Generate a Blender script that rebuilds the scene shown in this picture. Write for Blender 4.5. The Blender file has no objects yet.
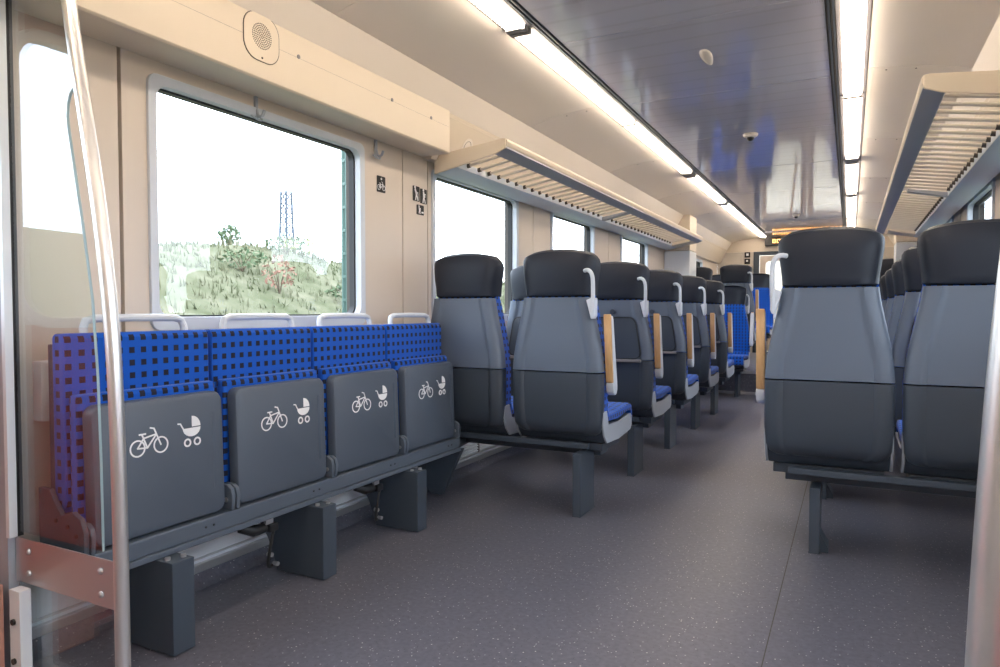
import bpy, bmesh, math, random
from mathutils import Vector, Matrix, noise
random.seed(7)
C = bpy.context.scene.collection
SC = bpy.context.scene

# ------------------------------------------------------------------ camera, world, exposure
H = 0.97
yaw, pitch = math.atan(350 / 690.0), math.atan(22.5 / 690.0)
cy, sy, cp, sp = math.cos(yaw), math.sin(yaw), math.cos(pitch), math.sin(pitch)
fw = Vector((-sy * cp, cy * cp, -sp)); rt = Vector((cy, sy, 0)); up = rt.cross(fw)
cam_d = bpy.data.cameras.new('camera'); cam = bpy.data.objects.new('camera', cam_d); C.objects.link(cam)
cam_d.sensor_width = 36; cam_d.lens = 690 * 36 / 1000.0; cam_d.clip_start = 0.02; cam_d.clip_end = 400
M = Matrix((rt, up, -fw)).transposed().to_4x4(); M.translation = (0, 0, H)
cam.matrix_world = M
SC.camera = cam
SC.view_settings.view_transform = 'Standard'
SC.view_settings.look = 'None'
SC.view_settings.gamma = 1
SC.view_settings.exposure = 0.42
try: SC.view_settings.use_curve_mapping = False
except Exception: pass

SKY = 5.6
LAMP = 17.0
wd = bpy.data.worlds.new('overcast_sky'); SC.world = wd; wd.use_nodes = True
nt = wd.node_tree; nt.nodes.clear()
o = nt.nodes.new('ShaderNodeOutputWorld'); b = nt.nodes.new('ShaderNodeBackground')
tc = nt.nodes.new('ShaderNodeTexCoord'); nz = nt.nodes.new('ShaderNodeTexNoise'); rp = nt.nodes.new('ShaderNodeValToRGB')
mp = nt.nodes.new('ShaderNodeMapping'); mp.inputs['Scale'].default_value = (1, 1, 3)
nz.inputs['Scale'].default_value = 3.0; nz.inputs['Detail'].default_value = 5
rp.color_ramp.elements[0].position = 0.35; rp.color_ramp.elements[0].color = (0.66, 0.81, 1.0, 1)
rp.color_ramp.elements[1].position = 0.6; rp.color_ramp.elements[1].color = (0.84, 0.92, 1, 1)
nt.links.new(tc.outputs['Generated'], mp.inputs[0]); nt.links.new(mp.outputs[0], nz.inputs['Vector'])
nt.links.new(nz.outputs['Fac'], rp.inputs[0]); nt.links.new(rp.outputs[0], b.inputs[0])
b.inputs[1].default_value = SKY; nt.links.new(b.outputs[0], o.inputs[0])

# ------------------------------------------------------------------ materials
def mat(name, col, rough=0.5, metal=0.0, spec=0.5, noise_amt=0.0, noise_scale=40, bump=0.0, bump_scale=200):
    m = bpy.data.materials.new(name); m.use_nodes = True
    nt = m.node_tree; p = nt.nodes['Principled BSDF']
    p.inputs['Base Color'].default_value = (*col, 1); p.inputs['Roughness'].default_value = rough
    p.inputs['Metallic'].default_value = metal; p.inputs['Specular IOR Level'].default_value = spec
    tc = nt.nodes.new('ShaderNodeTexCoord')
    if noise_amt:
        n = nt.nodes.new('ShaderNodeTexNoise'); n.inputs['Scale'].default_value = noise_scale; n.inputs['Detail'].default_value = 4
        mx = nt.nodes.new('ShaderNodeMix'); mx.data_type = 'RGBA'
        mx.inputs[6].default_value = tuple(c * (1 - noise_amt) for c in col) + (1,)
        mx.inputs[7].default_value = tuple(min(1, c * (1 + noise_amt)) for c in col) + (1,)
        nt.links.new(tc.outputs['Object'], n.inputs['Vector']); nt.links.new(n.outputs['Fac'], mx.inputs[0])
        nt.links.new(mx.outputs[2], p.inputs['Base Color'])
    if bump:
        n = nt.nodes.new('ShaderNodeTexNoise'); n.inputs['Scale'].default_value = bump_scale
        bp = nt.nodes.new('ShaderNodeBump'); bp.inputs['Strength'].default_value = bump; bp.inputs['Distance'].default_value = 0.002
        nt.links.new(tc.outputs['Object'], n.inputs['Vector']); nt.links.new(n.outputs['Fac'], bp.inputs['Height'])
        nt.links.new(bp.outputs[0], p.inputs['Normal'])
    return m

def nmath(nt, op, a, b=None, c=None):
    n = nt.nodes.new('ShaderNodeMath'); n.operation = op
    for i, v in enumerate((a, b, c)):
        if v is None: continue
        if isinstance(v, (int, float)): n.inputs[i].default_value = v
        else: nt.links.new(v, n.inputs[i])
    return n.outputs[0]

def mat_fabric(name, cell, sq):
    """blue moquette printed with a grid of dark squares"""
    m = mat(name, (0.008, 0.115, 0.56), 0.85, spec=0.2)
    nt = m.node_tree; p = nt.nodes['Principled BSDF']
    uv = nt.nodes.new('ShaderNodeUVMap'); s = nt.nodes.new('ShaderNodeSeparateXYZ')
    nt.links.new(uv.outputs[0], s.inputs[0])
    masks = []
    for ax in (0, 1):
        f = nmath(nt, 'FRACT', nmath(nt, 'DIVIDE', s.outputs[ax], cell))
        masks.append(nmath(nt, 'LESS_THAN', nmath(nt, 'ABSOLUTE', nmath(nt, 'SUBTRACT', f, 0.5)), sq / 2))
    k = nmath(nt, 'MULTIPLY', masks[0], masks[1])
    n = nt.nodes.new('ShaderNodeTexNoise'); n.inputs['Scale'].default_value = 300
    mx = nt.nodes.new('ShaderNodeMix'); mx.data_type = 'RGBA'
    mx.inputs[6].default_value = (0.004, 0.085, 0.46, 1); mx.inputs[7].default_value = (0.012, 0.014, 0.03, 1)
    nt.links.new(k, mx.inputs[0]); nt.links.new(mx.outputs[2], p.inputs['Base Color'])
    bp = nt.nodes.new('ShaderNodeBump'); bp.inputs['Strength'].default_value = 0.4; bp.inputs['Distance'].default_value = 0.001
    nt.links.new(n.outputs['Fac'], bp.inputs['Height']); nt.links.new(bp.outputs[0], p.inputs['Normal'])
    p.inputs['Sheen Weight'].default_value = 0.15
    return m

def mat_floor():
    m = mat('speckled_vinyl', (0.1, 0.1, 0.11), 0.36, spec=0.5)
    nt = m.node_tree; p = nt.nodes['Principled BSDF']
    tc = nt.nodes.new('ShaderNodeTexCoord')
    n = nt.nodes.new('ShaderNodeTexNoise'); n.inputs['Scale'].default_value = 60; n.inputs['Detail'].default_value = 6
    nt.links.new(tc.outputs['Object'], n.inputs['Vector'])
    r = nt.nodes.new('ShaderNodeValToRGB')
    r.color_ramp.elements[0].position = 0.3; r.color_ramp.elements[0].color = (0.090, 0.094, 0.126, 1)
    r.color_ramp.elements[1].position = 0.7; r.color_ramp.elements[1].color = (0.134, 0.137, 0.174, 1)
    nt.links.new(n.outputs['Fac'], r.inputs[0])
    col = r.outputs[0]
    for sc, lim, pick, c in ((95, 0.20, 0.80, (0.55, 0.55, 0.55, 1)), (120, 0.20, 0.78, (0.03, 0.03, 0.04, 1)), (70, 0.16, 0.92, (0.75, 0.72, 0.68, 1))):
        v = nt.nodes.new('ShaderNodeTexVoronoi'); v.inputs['Scale'].default_value = sc
        nt.links.new(tc.outputs['Object'], v.inputs['Vector'])
        sx = nt.nodes.new('ShaderNodeSeparateColor'); nt.links.new(v.outputs['Color'], sx.inputs[0])
        k = nmath(nt, 'MULTIPLY', nmath(nt, 'LESS_THAN', v.outputs['Distance'], lim), nmath(nt, 'GREATER_THAN', sx.outputs[0], pick))
        mx = nt.nodes.new('ShaderNodeMix'); mx.data_type = 'RGBA'; mx.inputs[7].default_value = c
        nt.links.new(col, mx.inputs[6]); nt.links.new(nmath(nt, 'MULTIPLY', k, 0.8), mx.inputs[0]); col = mx.outputs[2]
    nt.links.new(col, p.inputs['Base Color'])
    return m

def mat_perforated():
    """glossy ceiling sheet with cross rows of fine perforation"""
    m = mat('glossy_ceiling_sheet', (0.70, 0.69, 0.79), 0.08, spec=1.0)
    nt = m.node_tree; p = nt.nodes['Principled BSDF']
    tc = nt.nodes.new('ShaderNodeTexCoord'); s = nt.nodes.new('ShaderNodeSeparateXYZ')
    nt.links.new(tc.outputs['Object'], s.inputs[0])
    row = nmath(nt, 'LESS_THAN', nmath(nt, 'FRACT', nmath(nt, 'DIVIDE', s.outputs[1], 0.145)), 0.16)
    dx = nmath(nt, 'LESS_THAN', nmath(nt, 'FRACT', nmath(nt, 'DIVIDE', s.outputs[0], 0.0085)), 0.5)
    dy = nmath(nt, 'LESS_THAN', nmath(nt, 'FRACT', nmath(nt, 'DIVIDE', s.outputs[1], 0.0085)), 0.5)
    k = nmath(nt, 'MULTIPLY', nmath(nt, 'MULTIPLY', dx, dy), row)
    mx = nt.nodes.new('ShaderNodeMix'); mx.data_type = 'RGBA'
    mx.inputs[6].default_value = (0.70, 0.69, 0.79, 1); mx.inputs[7].default_value = (0.50, 0.49, 0.54, 1)
    nt.links.new(k, mx.inputs[0]); nt.links.new(mx.outputs[2], p.inputs['Base Color'])
    return m

def mat_wood():
    m = mat('light_wood', (0.62, 0.38, 0.18), 0.45)
    nt = m.node_tree; p = nt.nodes['Principled BSDF']
    tc = nt.nodes.new('ShaderNodeTexCoord'); mp = nt.nodes.new('ShaderNodeMapping'); mp.inputs['Scale'].default_value = (60, 60, 4)
    n = nt.nodes.new('ShaderNodeTexNoise'); n.inputs['Scale'].default_value = 3; n.inputs['Detail'].default_value = 6
    r = nt.nodes.new('ShaderNodeValToRGB')
    r.color_ramp.elements[0].color = (0.52, 0.29, 0.12, 1); r.color_ramp.elements[1].color = (0.72, 0.47, 0.24, 1)
    nt.links.new(tc.outputs['Object'], mp.inputs[0]); nt.links.new(mp.outputs[0], n.inputs['Vector'])
    nt.links.new(n.outputs['Fac'], r.inputs[0]); nt.links.new(r.outputs[0], p.inputs['Base Color'])
    return m

def mat_glass(name, tint=(1, 1, 1), ior=1.5, boost=1.0):
    """thin pane: straight-through light with a Fresnel mirror on top"""
    m = bpy.data.materials.new(name); m.use_nodes = True
    nt = m.node_tree; nt.nodes.clear()
    o = nt.nodes.new('ShaderNodeOutputMaterial'); t = nt.nodes.new('ShaderNodeBsdfTransparent'); g = nt.nodes.new('ShaderNodeBsdfGlossy')
    t.inputs[0].default_value = (*tint, 1); g.inputs['Roughness'].default_value = 0.0
    f = nt.nodes.new('ShaderNodeLayerWeight'); f.inputs['Blend'].default_value = 0.5   # facing: 0 head-on, 1 grazing
    r0 = ((ior - 1) / (ior + 1)) ** 2
    k = nmath(nt, 'ADD', nmath(nt, 'MULTIPLY', nmath(nt, 'POWER', f.outputs['Facing'], 5.0), 1 - r0), r0)
    k = nmath(nt, 'MINIMUM', nmath(nt, 'MULTIPLY', k, boost), 1.0)
    mx = nt.nodes.new('ShaderNodeMixShader'); nt.links.new(k, mx.inputs[0]); nt.links.new(t.outputs[0], mx.inputs[1])
    nt.links.new(g.outputs[0], mx.inputs[2]); nt.links.new(mx.outputs[0], o.inputs[0])
    return m

def mat_emit(name, col, st):
    m = bpy.data.materials.new(name); m.use_nodes = True
    p = m.node_tree.nodes['Principled BSDF']
    p.inputs['Base Color'].default_value = (0.8, 0.8, 0.8, 1)
    p.inputs['Emission Color'].default_value = (*col, 1); p.inputs['Emission Strength'].default_value = st
    return m

def mat_grass(name, c0, c1, sc):
    m = mat(name, c0, 0.9, spec=0.1)
    nt = m.node_tree; p = nt.nodes['Principled BSDF']
    tc = nt.nodes.new('ShaderNodeTexCoord'); n = nt.nodes.new('ShaderNodeTexNoise'); n.inputs['Scale'].default_value = sc; n.inputs['Detail'].default_value = 8
    n.inputs['Roughness'].default_value = 0.7
    r = nt.nodes.new('ShaderNodeValToRGB'); r.color_ramp.elements[0].position = 0.35; r.color_ramp.elements[1].position = 0.65
    r.color_ramp.elements[0].color = (*c0, 1); r.color_ramp.elements[1].color = (*c1, 1)
    nt.links.new(tc.outputs['Object'], n.inputs['Vector']); nt.links.new(n.outputs['Fac'], r.inputs[0])
    nt.links.new(r.outputs[0], p.inputs['Base Color'])
    return m

M_ = dict(
    floor=mat_floor(), perf=mat_perforated(), wood=mat_wood(),
    fabric=mat_fabric('blue_squared_fabric', 0.0365, 0.47), fabric2=mat_fabric('blue_squared_fabric_small', 0.034, 0.46),
    beige=mat('beige_wall_panel', (0.67, 0.59, 0.51), 0.40, noise_amt=0.03, noise_scale=3),
    beige2=mat('cream_cove_panel', (0.76, 0.67, 0.55), 0.40, noise_amt=0.02, noise_scale=3),
    cream=mat('cream_ceiling_panel', (0.85, 0.78, 0.70), 0.35, noise_amt=0.03, noise_scale=2),
    pale=mat('pale_grey_frame', (0.62, 0.67, 0.74), 0.4),
    white=mat('white_paint', (0.78, 0.83, 0.88), 0.32),
    core=mat('dark_joint', (0.09, 0.08, 0.07), 0.8),
    gasket=mat('black_rubber', (0.02, 0.022, 0.026), 0.5),
    shell_up=mat('grey_shell', (0.108, 0.138, 0.188), 0.42, bump=0.15, bump_scale=900),
    shell_lo=mat('dark_grey_shell', (0.043, 0.056, 0.076), 0.42, bump=0.15, bump_scale=900),
    leather=mat('black_leather', (0.016, 0.021, 0.034), 0.48, spec=0.3, bump=0.2, bump_scale=500),
    trim=mat('light_grey_plastic', (0.40, 0.44, 0.50), 0.4),
    grip=mat('pale_grip', (0.60, 0.64, 0.70), 0.35),
    steel=mat('anthracite_steel', (0.054, 0.072, 0.098), 0.45),
    black=mat('black_plastic', (0.014, 0.015, 0.017), 0.4),
    fold=mat('grey_folding_shell', (0.085, 0.107, 0.142), 0.38, bump=0.2, bump_scale=900),
    rail=mat('grey_rail', (0.095, 0.12, 0.158), 0.35),
    chrome=mat('brushed_steel', (0.76, 0.75, 0.74), 0.34, metal=0.85),
    alu=mat('anodised_aluminium', (0.60, 0.61, 0.63), 0.38, metal=0.8),
    print=mat('white_print', (0.85, 0.86, 0.88), 0.5),
    ink=mat('black_print', (0.012, 0.012, 0.014), 0.5),
    red=mat('red_door_paint', (0.42, 0.075, 0.05), 0.4),
    salmon=mat('salmon_paint', (0.58, 0.30, 0.23), 0.5),
    rackgrey=mat('blue_grey_aluminium', (0.38, 0.40, 0.45), 0.45),
    rod=mat('cream_rod', (0.72, 0.66, 0.58), 0.35),
    bright=mat('grey_frame_strip', (0.24, 0.23, 0.24), 0.4),
    glass=mat_glass('window_glass'), pane=mat_glass('partition_glass', (0.97, 0.99, 0.99), 1.5, 1.9),
    edge=mat('cut_glass_edge', (0.36, 0.50, 0.55), 0.2),
    lamp=mat_emit('warm_light', (1.0, 0.83, 0.66), LAMP),
    louvre=mat('white_louvre', (0.80, 0.78, 0.74), 0.4),
    led=mat_emit('amber_led', (1.0, 0.42, 0.08), 4.0),
    grass=mat_grass('dry_grass', (0.085, 0.095, 0.05), (0.17, 0.165, 0.11), 1.3),
    blade=mat_grass('grass_blades', (0.07, 0.09, 0.04), (0.20, 0.195, 0.13), 0.9),
    leaf=mat_grass('green_leaves', (0.07, 0.11, 0.06), (0.15, 0.19, 0.11), 3),
    yleaf=mat_grass('yellow_green_leaves', (0.16, 0.21, 0.03), (0.28, 0.30, 0.08), 3),
    rleaf=mat_grass('reddish_leaves', (0.26, 0.13, 0.10), (0.30, 0.20, 0.15), 3),
    bark=mat('bark', (0.12, 0.09, 0.06), 0.9), gmast=mat('green_mast_paint', (0.07, 0.13, 0.11), 0.6),
    lattice=mat('galvanised_lattice', (0.05, 0.07, 0.10), 0.6),
    board=mat('cream_board', (0.62, 0.57, 0.50), 0.45),
)

# ------------------------------------------------------------------ mesh helpers
def box(bm, x0, x1, y0, y1, z0, z1):
    v = [bm.verts.new(p) for p in ((x0, y0, z0), (x1, y0, z0), (x1, y1, z0), (x0, y1, z0), (x0, y0, z1), (x1, y0, z1), (x1, y1, z1), (x0, y1, z1))]
    for f in ((0, 3, 2, 1), (4, 5, 6, 7), (0, 1, 5, 4), (1, 2, 6, 5), (2, 3, 7, 6), (3, 0, 4, 7)):
        bm.faces.new([v[i] for i in f])
def _p(ax, a, q):
    return (a, q[0], q[1]) if ax == 'x' else (q[0], a, q[1]) if ax == 'y' else (q[0], q[1], a)
def prism(bm, pts, ax, a, b):
    A = [bm.verts.new(_p(ax, a, q)) for q in pts]; B = [bm.verts.new(_p(ax, b, q)) for q in pts]
    n = len(pts)
    bm.faces.new(A); bm.faces.new(B[::-1])
    for i in range(n):
        j = (i + 1) % n
        bm.faces.new((A[j], A[i], B[i], B[j]))
def loft(bm, rings, cap=True, closed=True):
    R = [[bm.verts.new(p) for p in r] for r in rings]
    n = len(R[0])
    for a, b in zip(R, R[1:]):
        for i in range(n if closed else n - 1):
            j = (i + 1) % n
            bm.faces.new((a[i], a[j], b[j], b[i]))
    if cap:
        bm.faces.new(R[0][::-1]); bm.faces.new(R[-1])
def tube(bm, pts, r, n=10):
    pts = [Vector(p) for p in pts]; rings = []
    rr = r if isinstance(r, (list, tuple)) else [r] * len(pts)
    ref = None
    for i, p in enumerate(pts):
        t = (pts[min(i + 1, len(pts) - 1)] - pts[max(i - 1, 0)]).normalized()
        if ref is None: ref = t.orthogonal().normalized()
        ref = (ref - t * ref.dot(t)).normalized(); bn = t.cross(ref)
        rings.append([p + (ref * math.cos(k * 2 * math.pi / n) + bn * math.sin(k * 2 * math.pi / n)) * rr[i] for k in range(n)])
    loft(bm, rings)
def spline(pts, k=6):
    P = [Vector(p) for p in pts]; out = []
    for i in range(len(P) - 1):
        a, b, c, d = P[max(i - 1, 0)], P[i], P[i + 1], P[min(i + 2, len(P) - 1)]
        for s in range(k):
            t = s / k
            out.append(0.5 * ((2 * b) + (c - a) * t + (2 * a - 5 * b + 4 * c - d) * t * t + (3 * b - a - 3 * c + d) * t ** 3))
    out.append(P[-1]); return out
def cyl(bm, c, ax, r, h, n=12):
    c = Vector(c); d = {'x': Vector((1, 0, 0)), 'y': Vector((0, 1, 0)), 'z': Vector((0, 0, 1))}[ax]
    tube(bm, [c - d * h / 2, c + d * h / 2], r, n)
def rrect(a0, a1, b0, b1, r, n=5):
    out = []
    for (ca, cb, s) in ((a1 - r, b1 - r, 0), (a0 + r, b1 - r, 1), (a0 + r, b0 + r, 2), (a1 - r, b0 + r, 3)):
        for k in range(n + 1):
            t = (s + k / n) * math.pi / 2
            out.append((ca + r * math.cos(t), cb + r * math.sin(t)))
    return out
def ringprism(bm, outer, inner, ax, a, b):
    n = len(outer)
    vs = [[bm.verts.new(_p(ax, w, q)) for q in loop] for loop in (outer, inner) for w in (a, b)]
    oa, ob, ia, ib = vs
    for i in range(n):
        j = (i + 1) % n
        bm.faces.new((oa[i], oa[j], ia[j], ia[i])); bm.faces.new((ob[j], ob[i], ib[i], ib[j]))
        bm.faces.new((oa[j], oa[i], ob[i], ob[j])); bm.faces.new((ia[i], ia[j], ib[j], ib[i]))
def obj(name, bm, m, parent=None, bevel=0.0, smooth=True, seg=2, uvz=0.0):
    bmesh.ops.recalc_face_normals(bm, faces=bm.faces)
    if bevel:
        es = [e for e in bm.edges if len(e.link_faces) == 2 and e.calc_face_angle(0) > 0.6]
        if es: bmesh.ops.bevel(bm, geom=es, offset=bevel, segments=seg, profile=0.6, affect='EDGES', clamp_overlap=True)
    bm.normal_update()
    uv = bm.loops.layers.uv.new('UVMap')
    for f in bm.faces:
        n = f.normal; a = max(range(3), key=lambda i: abs(n[i])); f.smooth = smooth and not (bevel and abs(n[a]) > .9995)
        for l in f.loops:
            c = l.vert.co
            l[uv].uv = (c.y, c.z + uvz) if a == 0 else (c.x, c.z + uvz) if a == 1 else (c.x, c.y)
    me = bpy.data.meshes.new(name); bm.to_mesh(me); bm.free()
    me.materials.append(M_[m] if isinstance(m, str) else m)
    if smooth:
        try: me.set_sharp_from_angle(angle=math.radians(35))
        except Exception: pass
        if bevel:
            for p in me.polygons:
                p.use_smooth = max(abs(c) for c in p.normal) < .9995
    o = bpy.data.objects.new(name, me); C.objects.link(o)
    if parent is not None: o.parent = parent
    return o
def B(): return bmesh.new()
def bx(name, m, parent, *d, bevel=0.0, **k):
    bm = B(); box(bm, *d); return obj(name, bm, m, parent, bevel, **k)
def tag(o, label=None, cat=None, group=None, kind=None):
    if label: o['label'] = label
    if cat: o['category'] = cat
    if group: o['group'] = group
    if kind: o['kind'] = kind
    return o
def thing(name, label, cat, loc=(0, 0, 0), rz=0, group=None):
    e = bpy.data.objects.new(name, None); e.empty_display_size = 0.05; C.objects.link(e)
    e.location = loc; e.rotation_euler = (0, 0, rz)
    return tag(e, label, cat, group)
def struct(o, label=None): return tag(o, label, None, None, 'structure')
def sroot(name, label=None):
    e = bpy.data.objects.new(name, None); C.objects.link(e); return struct(e, label)
def copy_tree(o, parent=None):
    c = o.copy(); C.objects.link(c)
    if parent is not None: c.parent = parent
    for ch in list(o.children): copy_tree(ch, c)
    return c

# ------------------------------------------------------------------ carriage shell
XC, WL, WR = -0.655, -2.05, 0.74          # centre line, inner wall faces
Y0, Y1, ZC = -2.6, 12.3, 2.2
RAISE, YS = 0.27, 8.45                    # raised floor beyond YS
def mx_(u, side): return XC + side * u    # u from the centre line; side -1 left, +1 right

struct(bx('floor', 'floor', None, WL, WR, Y0, YS, -0.06, 0.0, smooth=False), 'dark grey speckled vinyl floor of the carriage')
fr = bx('floor', 'floor', None, WL, WR, YS, Y1, 0.0, RAISE, smooth=False); struct(fr, 'raised vinyl floor section at the far end')
bx('seam', 'core', bpy.data.objects['floor'], -0.203, -0.2, 0.0, YS, -0.001, 0.0006)
t = struct(bx('trim_1', 'alu', None, WL + 0.35, WR - 0.35, YS - 0.04, YS, 0.0, 0.03, bevel=0.004), 'aluminium strip at the foot of the raised floor')
struct(bx('trim_2', 'alu', None, WL + 0.35, WR - 0.35, YS - 0.008, YS + 0.03, RAISE - 0.03, RAISE + 0.004, bevel=0.002), 'aluminium nosing on the raised floor')

WINS = [(1.53, 2.585), (3.24, 4.27), (4.92, 5.86), (6.72, 7.68), (9.25, 10.9)]
WZ0, WZ1 = 0.95, 1.715
DOOR = (-0.55, 1.03)
def wall(side):
    name = 'wall_left' if side < 0 else 'wall_right'
    f = WL if side < 0 else WR
    def X(d): return f + side * d                     # d outward from the inner face
    root = sroot(name, 'beige panelled carriage wall with windows')
    spans = []; y = Y0
    holes = [(DOOR[0] - 0.02, DOOR[1] + 0.02, 0.0, 1.86)] + [(a - .018, b + .02, WZ0 - .03, WZ1 + .02) for a, b in WINS]
    bm = B()
    def slab(bm, ya, yb, za, zb, d0, d1): box(bm, min(X(d0), X(d1)), max(X(d0), X(d1)), ya, yb, za, zb)
    for (a, b_, za, zb) in holes:
        slab(bm, y, a, 0, ZC, 0.031, 0.09)
        if za > 0: slab(bm, a, b_, 0, za, 0.031, 0.09)
        slab(bm, a, b_, zb, ZC, 0.031, 0.09)
        y = b_
    slab(bm, y, Y1, 0, ZC, 0.031, 0.09)
    obj('wall_core', bm, 'core', root, smooth=False)
    # facing panels, each with its own edges; joints left open to the dark core
    cuts = [1.06, 1.405, 2.94, 3.175, 4.57, 6.31, 8.5, Y1]
    def panel(ya, yb):
        bm = B(); g = 0.004; a, b_ = ya + (.009 if ya == 1.405 else g), yb - g
        ys = a
        for (h0, h1, z0, z1) in holes[1:]:
            if h1 < a or h0 > b_: continue
            if h0 > ys: slab(bm, ys, h0, 0.30, 1.80, 0, 0.03)
            slab(bm, max(a, h0), min(b_, h1), 0.30, z0, 0, 0.03); slab(bm, max(a, h0), min(b_, h1), z1, 1.80, 0, 0.03)
            ys = h1
        if ys < b_: slab(bm, ys, b_, 0.30, 1.80, 0, 0.03)
        obj('panel', bm, 'beige', root, smooth=False)
    panel(Y0, DOOR[0] - 0.03)
    for a, b_ in zip(cuts, cuts[1:]): panel(a, b_)
    bm = B(); slab(bm, DOOR[0] - 0.03, DOOR[1] + 0.03, -.06, .004, 0, 0.1); obj('door_sill', bm, 'alu', root, smooth=False)
    bm = B(); slab(bm, DOOR[0] - 0.03, DOOR[1] + 0.03, 1.87, 2.2, 0, 0.03); obj('door_header', bm, 'beige', root, smooth=False)
    # lower aluminium kick panel, skirting profile and floor cove
    bm = B(); slab(bm, 1.09, YS, 0.075, 0.296, 0.004, 0.03); obj('kick_panel', bm, 'white', root, smooth=False)
    bm = B(); slab(bm, 1.09, YS, 0.045, 0.075, -0.012, 0.03); slab(bm, 1.09, YS, 0.088, 0.094, -0.006, 0.03); obj('skirting_profile', bm, 'alu', root, bevel=0.003)
    bm = B(); prism(bm, [(X(.03), 0), (X(-.05), 0), (X(-.028), .008), (X(-.012), .022), (X(-.004), .045), (X(.03), .045)], 'y', 1.09, YS)
    obj('floor_cove', bm, 'floor', root)
    return root
wl, wr = wall(-1), wall(1)

def window(n, side, ya, yb, label):
    f = WL if side < 0 else WR
    def X(d): return f + side * d
    root = sroot('window_%d' % n, label)
    bm = B(); ringprism(bm, rrect(ya - .03, yb + .034, WZ0 - .045, WZ1 + .034, .035), rrect(ya, yb, WZ0, WZ1, .045), 'x', X(-.012), X(.022))
    obj('window_frame', bm, 'pale', root, bevel=0.003)
    bm = B(); ringprism(bm, rrect(ya - .03, yb + .03, WZ0 - .03, WZ1 + .03, .06), rrect(ya + .006, yb - .006, WZ0 + .006, WZ1 - .006, .04), 'x', X(.023), X(.052))
    obj('gasket', bm, 'gasket', root)
    bm = B(); prism(bm, rrect(ya - .02, yb + .02, WZ0 - .02, WZ1 + .02, .05), 'x', X(.056), X(.0605)); 
    obj('pane', bm, 'glass', root, smooth=False)
k = 1
for side, nm in ((-1, 'left'), (1, 'right')):
    for i, (a, b_) in enumerate(WINS):
        window(k, side, a, b_, '%s window of the %s carriage wall' % (('first', 'second', 'third', 'fourth', 'fifth')[i], nm)); k += 1

def door(n, side):
    f = WL if side < 0 else WR
    def X(d): return f + side * d
    root = sroot('door_%d' % n, 'red entrance door with a tall round-cornered window')
    a, b_ = DOOR; z1 = 1.85
    bm = B(); ringprism(bm, rrect(a, b_, 0.0, z1, 0.02), rrect(a + .1, b_ - .035, 0.93, 1.76, .015), 'x', X(.03), X(.075)); obj('door_leaf', bm, 'red', root)
    bm = B(); ringprism(bm, rrect(a + .09, b_ - .025, 0.92, 1.775, .09), rrect(a + .12, b_ - .045, 0.95, 1.745, .08), 'x', X(.024), X(.07)); obj('window_frame', bm, 'pale', root)
    bm = B(); prism(bm, rrect(a + .1, b_ - .035, 0.93, 1.76, .05), 'x', X(.05), X(.055)); obj('pane', bm, 'glass', root, smooth=False)
door(1, -1); door(2, 1)
struct(bx('wall_back', 'beige', None, WL - .09, WR + .09, Y0 - .06, Y0, 0, ZC, smooth=False))

# end wall with the gangway door
we = sroot('wall_front', 'cream end wall with the gangway door')
bx('panel', 'board', we, WL, -1.46, Y1, Y1 + .06, 0, 1.96, smooth=False)
bx('panel', 'board', we, 0.15, WR, Y1, Y1 + .06, 0, 1.96, smooth=False)
bx('header', 'beige2', we, WL, WR, Y1, Y1 + .06, 1.964, ZC + .08, smooth=False)
bm = B(); prism(bm, rrect(-1.97, -1.64, 1.45, 1.93, .02), 'y', Y1 - .012, Y1 - 0.0005); obj('hatch', bm, 'board', we, bevel=.003)
dr = sroot('door_3', 'glazed gangway door in a dark frame at the carriage end')
bm = B(); ringprism(bm, [(0.15, 1.96), (-1.46, 1.96), (-1.46, RAISE), (0.15, RAISE)], [(0.07, 1.9), (-1.37, 1.9), (-1.37, RAISE + .02), (0.07, RAISE + .02)], 'y', Y1 - .01, Y1 + .05); obj('door_frame', bm, 'steel', dr)
for xa, xb in ((-1.36, -.66), (-.65, .06)):
    bm = B(); ringprism(bm, rrect(xa, xb, RAISE + .03, 1.89, .02), rrect(xa + .09, xb - .09, RAISE + .4, 1.8, .06), 'y', Y1 + .01, Y1 + .045); lf = obj('door_leaf', bm, 'beige', dr)
    bm = B(); prism(bm, rrect(xa + .08, xb - .08, RAISE + .39, 1.81, .05), 'y', Y1 + .025, Y1 + .03); obj('pane', bm, 'glass', lf, smooth=False)
struct(bx('wall_beyond', 'beige2', None, WL, WR, Y1 + 1.2, Y1 + 1.25, 0, ZC, smooth=False), 'cream wall seen through the gangway door')
bm = B(); tube(bm, spline([(-.9, Y1 - .04, 1.9), (-.86, Y1 - .09, 1.6), (-.82, Y1 - .09, 1.1), (-.8, Y1 - .03, .9)]), .016); 
tag(obj('handrail', bm, 'wood', None), 'slim amber handrail on the gangway door at the far end', 'handrail')

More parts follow.
